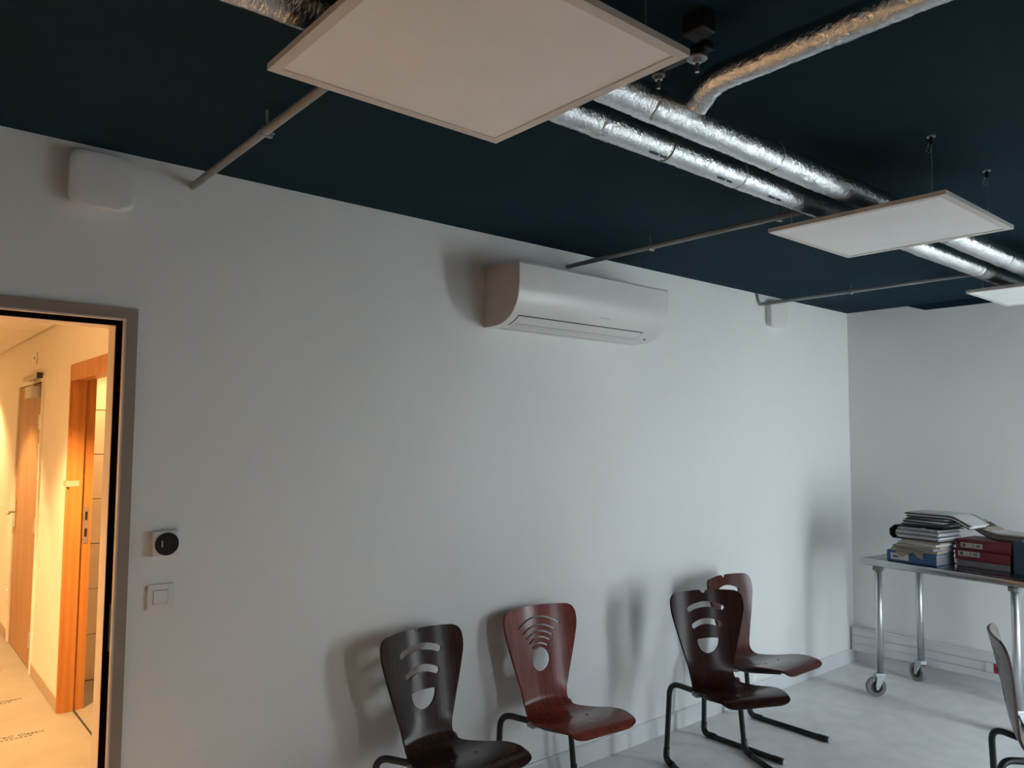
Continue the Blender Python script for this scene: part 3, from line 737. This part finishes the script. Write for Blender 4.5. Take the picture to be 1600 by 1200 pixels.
def build_chair(holes, notch, label, wd_mat, loc, rz):
    t = thing('school_chair', label, 'chair', loc, rz, 'moulded plywood school chairs')
    b_, s_ = shell_bms(holes, notch)
    obj('backrest', b_, wd_mat, t, world=False, angle=0.9); obj('seat', s_, wd_mat, t, world=False, angle=0.9)
    wl = 0.225
    for sx in (-1, 1):
        path = fillet([(sx*0.105, -0.14, 0.417), (sx*0.110, 0.05, 0.382), (sx*0.118, 0.15, 0.380), (sx*0.195, 0.275, 0.392), (sx*wl, 0.262, 0.0145), (sx*wl, -0.215, 0.0145)], [0, 0.03, 0.03, 0.06, 0.05, 0], 8)
        obj('leg', tb(path, 0.0138, seg=14), M_TUBE, t, smooth=True, world=False)
        jp = fillet([(sx*(wl-0.004), 0.262, 0.075), (sx*wl, 0.262, 0.0165), (sx*wl, 0.185, 0.0165)], 0.05, 8)
        obj('foot_joint', tb(jp, 0.0162, seg=14), M_DARK, t, smooth=True, world=False)
        gl = obj('floor_glide', tb([(sx*wl, -0.165, 0.0155), (sx*wl, -0.222, 0.0155)], 0.0155, seg=14), M_DARK, t, world=False)
        obj('glide_tip', tb([(sx*wl, -0.222, 0.0155), (sx*wl, -0.228, 0.0155)], 0.013, seg=14), M_CAPG, gl, world=False)
        obj('mounting_clip', bx(sx*0.118-0.022, sx*0.118+0.022, 0.105, 0.150, 0.362, 0.380, bev=0.003), M_CAPG, t, world=False)
    obj('cross_bar', tb([(-0.105, -0.10, 0.406), (0.105, -0.10, 0.406)], 0.009, seg=12), M_TUBE, t, smooth=True, world=False)
    obj('cross_bar', tb([(-0.112, 0.09, 0.379), (0.112, 0.09, 0.379)], 0.009, seg=12), M_TUBE, t, smooth=True, world=False)
    for x, y in ((-0.06, -0.06), (0.06, -0.06)):
        p = shell_pt(x, 0.66, 0.0055)
        obj('rivet', disc(p+Vector((0, 0, -0.001)), (0, 0, 1), 0.006, 0.0022, 12), M_DARK, t, world=False)
    return t
def copy_chair(src, label, wd_mat, loc, rz):
    r = src.copy(); C.objects.link(r); r.location = loc; r.rotation_euler = (0, 0, rz); r['label'] = label
    for ch in list(src.children):
        c = ch.copy(); C.objects.link(c); c.parent = r
        if ch.name.startswith(('backrest', 'seat')):
            c.material_slots[0].link = 'OBJECT'; c.material_slots[0].material = wd_mat
        for g in ch.children:
            d = g.copy(); C.objects.link(d); d.parent = c
    return r
ch1 = build_chair(holes_wide(), True, 'dark brown plywood chair with two wide slots, nearest the doorway', W_BROWN, (-3.914, -0.367, 0), 0.072)
ch2 = build_chair(holes_thin(), False, 'reddish plywood chair with five thin arcs above an oval hole, against the long wall', W_RED, (-3.285, -0.345, 0), -0.098)
copy_chair(ch1, 'darkest plywood chair, standing in front of and overlapping another chair', W_DARK, (-2.437, -0.589, 0), -0.435)
copy_chair(ch1, 'red-brown plywood chair half hidden behind a darker chair', W_REDB, (-1.864, -0.428, 0), -0.007)
copy_chair(ch2, 'plum-brown plywood chair seen side-on, cut by the right edge of the photo', W_PURP, (-1.97, -1.86, 0), math.radians(22))

# ------------------------------------------------------------------ stainless table on castors
TA = math.radians(-5.5)
tv = thing('steel_table', 'stainless steel work table on castors in the far corner', 'table', (-0.655, -0.49, 0), TA)
# local: x = depth to the end wall, y = -length
TL_, TD_ = 0.80, 0.50
obj('tabletop', box(BM(), -0.035, TD_+0.035, -TL_-0.10, 0.10, 0.822, 0.868, bev=0.010, seg=3), M_STEELTOP, tv, world=False, angle=0.6)
obj('under_rail', bx(0.10, TD_-0.10, -TL_+0.10, -0.10, 0.806, 0.821), M_STEEL, tv, world=False)
cast_rot = {(0, 0): 2.55, (1, 0): 1.2, (0, 1): -0.5, (1, 1): 1.5}
for i, lx in enumerate((0.0, TD_)):
    for j, ly in enumerate((0.0, -TL_)):
        lg = obj('leg', tb([(lx, ly, 0.145), (lx, ly, 0.822)], 0.0215, seg=20), M_STEEL, tv, smooth=True, world=False)
        obj('leg_collar', disc((lx, ly, 0.795), (0, 0, 1), 0.032, 0.024, 20), M_RUBBER, lg, world=False)
        a = cast_rot[(i, j)]; dv = Vector((math.cos(a), math.sin(a), 0)); sd = Vector((-dv.y, dv.x, 0))
        off = Vector((lx, ly, 0))+dv*0.032
        wr = 0.061
        bm = BM()
        rotm = Matrix.Translation((lx, ly, 0)) @ Matrix.Rotation(a, 4, 'Z')
        box(bm, -0.026, 0.040, -0.024, 0.024, 0.122, 0.146, bev=0.006, mtx=rotm)
        for sy in (-1, 1):
            ol = [(-0.02, 0.130), (0.032, 0.130), (0.043, 0.060), (0.038, 0.045), (0.026, 0.045), (0.015, 0.062)]
            b2 = prism(BM(), ol, 1, sy*0.0195, sy*0.024)
            bmesh.ops.transform(b2, matrix=rotm, verts=b2.verts)
            me_ = bpy.data.meshes.new('tmp'); b2.to_mesh(me_); b2.free(); bm.from_mesh(me_); bpy.data.meshes.remove(me_)
        obj('castor_fork', bm, M_CASTG, lg, world=False)
        c0 = off+Vector((0, 0, wr))
        obj('castor_tyre', disc(c0-sd*0.015, sd, wr, 0.030, 36, inner=0.038), M_RUBBER, lg, world=False, angle=0.6)
        obj('wheel_hub', disc(c0-sd*0.011, sd, 0.039, 0.022, 28), M_DARK, lg, world=False)
        obj('axle', tb([c0-sd*0.028, c0+sd*0.028], 0.007, seg=10), M_ZINC, lg, world=False)

# ------------------------------------------------------------------ files and papers on the table
ZT = 0.8685
tm = Matrix.Translation((-0.655, -0.49, 0)) @ Matrix.Rotation(TA, 4, 'Z')
def wpt(lx, ly, z): return tm @ Vector((lx, ly, z))
def slab(name, label, cat, lx, ly, z, L, D, Hh, m, rz=0.0, tx=0.0, ty=0.0, group=None, bev=0.001):
    """flat thing lying on the table: L along the table, D in depth, lower face centre at (lx, ly, z)"""
    o = obj(name, bx(-D/2, D/2, -L/2, L/2, 0, Hh, bev=bev, seg=1), m, None)
    o.location = wpt(lx, ly, z); o.rotation_euler = (tx, ty, TA+rz)
    return tag(o, label, cat, group)
def binder(name, label, lx, ly, z, L, D, Hh, m, labels=(), rz=0.0, tx=0.0, ty=0.0, paper=M_PAPERW, rings=True):
    """lever arch binder lying flat, spine towards the room (-x)"""
    t = thing(name, label, 'binder', wpt(lx, ly, z), TA+rz); t.rotation_euler = (tx, ty, TA+rz)
    bm = BM(); c = 0.0028
    ol = [(D, 0), (0.004, 0), (0, 0.004), (0, Hh-0.004), (0.004, Hh), (D, Hh), (D, Hh-c), (0.006, Hh-c), (c, Hh-0.007), (c, 0.007), (0.006, c), (D, c)]
    prism(bm, ol, 1, -L/2, L/2)
    obj('cover', bm, m, t, world=False)
    n = 9
    bm = BM()
    for k in range(n):
        z0 = c+0.001+(Hh-2*c-0.004)*k/n; z1 = z0+(Hh-2*c-0.004)/n*0.8
        e = random.uniform(0, 0.010); box(bm, 0.012, D-0.012+e*0.5, -L/2+0.008+e, L/2-0.008-random.uniform(0, 0.01), z0, z1)
    tag(obj('paper_stack', bm, paper, t, world=False), kind='stuff')
    for (y0, y1, z0, z1, marks) in labels:
        lb = obj('spine_label', bx(-0.0008, 0.0002, y0, y1, z0, z1), M_PAPERW, t, world=False)
        bm = BM()
        for (a, b, h0, h1) in marks: box(bm, -0.0013, -0.0007, a, b, h0, h1)
        if marks: obj('label_print', bm, M_INK, lb, world=False)
    return t

# left pile
def surf_sheet(label, m, lx, ly, L, D, rz, th, f, base, name='paper_folder', cat='folder', group='loose folders and papers on the steel table', n=14):
    """thin folder draped over the height profile f(table ly), its underside base above that profile"""
    ca, sa = math.cos(rz), math.sin(rz)
    bm = BM(); rows = []
    c0 = wpt(lx, ly, ZT)
    for i in range(n+1):
        b = L/2-L*i/n; row = []
        for a, h in ((-D/2, 0), (0, 0), (D/2, 0), (D/2, th), (0, th), (-D/2, th)):
            x = lx+a*ca-b*sa; y = ly+a*sa+b*ca
            row.append(bm.verts.new(wpt(x, y, f(y)+base+h)))
        rows.append(row)
    for a, b in zip(rows, rows[1:]):
        for k in range(6): bm.faces.new((a[k], a[(k+1) % 6], b[(k+1) % 6], b[k]))
    bm.faces.new(rows[0][::-1]); bm.faces.new(rows[-1])
    o = centred(name, bm, m, angle=0.6)
    return tag(o, label, cat, group)
blue = binder('blue_binder', 'blue binder lying at the bottom of the left paper pile', -0.005, -0.220, ZT, 0.31, 0.26, 0.070, M_BLUE,
    [(0.015, 0.13, 0.014, 0.054, [(0.085, 0.115, 0.026, 0.040), (0.075, 0.079, 0.022, 0.046)])], rz=0.0, paper=M_PAPERG)
z = ZT+0.071
flat = lambda y: 0.0
kf = [('lowest brown folder lying directly on the blue binder', M_KRAFT, 0.017), ('grey paper bundle between the brown folders on the blue binder', M_PAPERG, 0.014), ('middle brown folder in the bundle on the blue binder', M_KRAFT, 0.013), ('white paper sheaf between the brown folders on the blue binder', M_PAPERW, 0.012), ('brown folder topping the bundle on the blue binder', M_KRAFT, 0.014)]
for k, (lb, m_, th_) in enumerate(kf):
    surf_sheet(lb, m_, 0.12+0.006*(k % 2), -0.225-0.010*k, 0.28-0.012*k, 0.235, (0.06, -0.10, 0.13, -0.05, 0.09)[k], th_, flat, z); z += th_+0.001
bm = BM()
fl = [(-0.030, 0.0), (-0.036, -0.022), (-0.033, -0.052)]
g = []
for i, yy in enumerate((0.06, 0.02, -0.02, -0.05, -0.08, -0.11)):
    g.append([bm.verts.new((x_, yy, zz*(0.6+0.4*math.sin(i*1.7))+0.002*((i+k) % 2))) for k, (x_, zz) in enumerate([(-0.012, 0.001)]+fl)])
for a, b in zip(g, g[1:]):
    for k in range(3): bm.faces.new((a[k], a[k+1], b[k+1], b[k]))
bmesh.ops.solidify(bm, geom=bm.faces[:], thickness=0.0012)
fo = obj('torn_wrapper', bm, M_KRAFT, None); fo.location = wpt(-0.002, -0.20, z-0.060); fo.rotation_euler = (0, 0, TA)
tag(fo, 'crumpled brown wrapper hanging over the blue binder spine', 'wrapper', 'loose folders and papers on the steel table')
# black binder lying with its open fore-edge towards the room
z += 0.002
bb = thing('black_binder', 'black binder stuffed with grey papers lying above the brown folders', 'binder', wpt(0.12, -0.255, z), TA-0.06)
L_, D_, H_ = 0.33, 0.26, 0.085
ol = [(-L_/2, 0), (L_/2-0.02, 0), (L_/2, 0.020), (L_/2, H_-0.028), (L_/2-0.035, H_), (-L_/2, H_-0.006), (-L_/2, H_-0.010), (L_/2-0.036, H_-0.004), (L_/2-0.004, H_-0.029), (L_/2-0.004, 0.021), (L_/2-0.021, 0.004), (-L_/2, 0.004)]
obj('cover', prism(BM(), ol, 0, -D_/2, D_/2), M_BLACKC, bb, world=False)
for k in range(8):
    z0 = 0.0055+0.0088*k; e = random.uniform(0, 0.02)
    obj('paper_sheaf', bx(-D_/2+0.006+e*0.4, D_/2-0.01, -L_/2+0.01+e, L_/2-0.030-abs(k-3)*0.005, z0, z0+0.0066), (M_PAPERG, M_PAPERW, M_PAPERG)[k % 3], bb, world=False)
obj('metal_clip', tb([(-D_/2-0.004, -0.05, 0.068), (-D_/2-0.010, -0.06, 0.082), (-D_/2-0.004, -0.09, 0.074), (-D_/2-0.004, -0.13, 0.060)], 0.002, seg=6), M_ZINC, bb, world=False)
z += H_+0.002
cols = [(M_BLACKC, 'black'), (M_PAPERG, 'grey'), (M_BLACKC, 'black'), (M_PAPERW, 'white'), (M_BLACKC, 'black'), (M_PAPERG, 'grey'), (M_BLACKC, 'black'), (M_PAPERW, 'white'), (M_BLACKC, 'black'), (M_PAPERW, 'white')]
words = ['lowest', 'second', 'third', 'fourth', 'fifth', 'sixth', 'seventh', 'eighth', 'ninth', 'topmost']
fan = lambda y: 0.020*sstep(-0.18, -0.02, y) - 0.060*(1-sstep(-0.60, -0.435, y))
base = 0.0
for k, (m_, cn) in enumerate(cols):
    th_ = random.uniform(0.0065, 0.0105)
    surf_sheet('%s thin folder, %s in the fanned pile on the black binder' % (cn, words[k]), m_, 0.13+random.uniform(-0.015, 0.015), -0.285-0.004*k+random.uniform(-0.02, 0.02)-(0.05 if k > 5 else 0), 0.38 if k > 5 else 0.27, 0.21, random.uniform(-0.26, 0.20) if k < 6 else random.uniform(-0.03, 0.03), th_, fan, z+base)
    base += th_+0.0012
# right pile: grey binder, two red binders, folders sloping over them
z2 = ZT
binder('grey_binder', 'grey binder at the bottom of the right pile under the red binders', 0.17, -0.560, z2, 0.30, 0.25, 0.040, M_PAPERG, [], rz=0.0, paper=M_PAPERW); z2 += 0.041
MK = lambda o: [(0.108, 0.126, o+0.006, o+0.024), (0.062, 0.067, o+0.008, o+0.022), (0.026, 0.031, o+0.008, o+0.022), (0.034, 0.039, o+0.008, o+0.022), (0.042, 0.047, o+0.008, o+0.022)]
binder('red_binder', 'lower of two stacked crimson binders with white spine labels', 0.165, -0.560, z2, 0.31, 0.25, 0.062, M_RED, [(0.012, 0.137, 0.024, 0.054, MK(0.024))]); z2 += 0.063
binder('red_binder', 'upper of two stacked crimson binders with white spine labels', 0.168, -0.565, z2, 0.31, 0.25, 0.062, M_RED, [(0.002, 0.127, 0.012, 0.042, [(a-0.01, b-0.01, c, d) for a, b, c, d in MK(0.012)])]); z2 += 0.063
slope = lambda y: 0.115*sstep(-0.62, -0.33, y)
sl = [(M_BLACKC, 'black card folder', -0.50, 0.34), (M_PAPERW, 'white sheaf', -0.52, 0.36), (M_BLACKC, 'second black folder', -0.53, 0.34), (M_KRAFT, 'kraft envelope', -0.55, 0.34), (M_PAPERG, 'grey sheaf', -0.60, 0.32), (M_BLACKC, 'thin black folder', -0.63, 0.30), (M_KRAFT, 'thin tan folder', -0.67, 0.30), (M_PAPERW, 'white topmost sheaf', -0.72, 0.30)]
base = 0.0
for k, (m_, nm, cy, L_) in enumerate(sl):
    th_ = 0.0045
    surf_sheet('%s sloping down across the red binders' % nm, m_, 0.362+0.008*(k % 3), cy, L_, 0.22, random.uniform(-0.05, 0.05), th_, slope, z2+base); base += th_+0.001
# blue magazine file at the right, with papers
mf = thing('magazine_file', 'dark blue cardboard magazine file at the right end of the piles', 'magazine file', wpt(0.15, -0.83, ZT), TA)
obj('front_panel', bx(0.0, 0.004, -0.06, 0.09, 0, 0.185), M_TEALB, mf, world=False)
obj('rear_panel', bx(0.246, 0.25, -0.06, 0.09, 0, 0.13), M_TEALB, mf, world=False)
obj('side_panel', prism(BM(), [(0.004, 0), (0.246, 0), (0.246, 0.13), (0.10, 0.185), (0.004, 0.185)], 1, 0.086, 0.09), M_TEALB, mf, world=False)
obj('base_panel', bx(0.004, 0.246, -0.06, 0.086, 0, 0.004), M_TEALB, mf, world=False)
for k in range(3):
    y0 = 0.066-0.040*k
    o = obj('document', bx(0.012, 0.235, -0.004, 0.004, 0.0, 0.175+0.010*(k % 3)), (M_PAPERW, M_PAPERG, M_KRAFT)[k % 3], None)
    o.location = wpt(0.15, -0.83+y0, ZT+0.0045); o.rotation_euler = (0, 0, TA)
    tag(o, '%s document standing in the dark blue magazine file' % ('white', 'grey', 'tan')[k], 'document', 'documents in the magazine file')
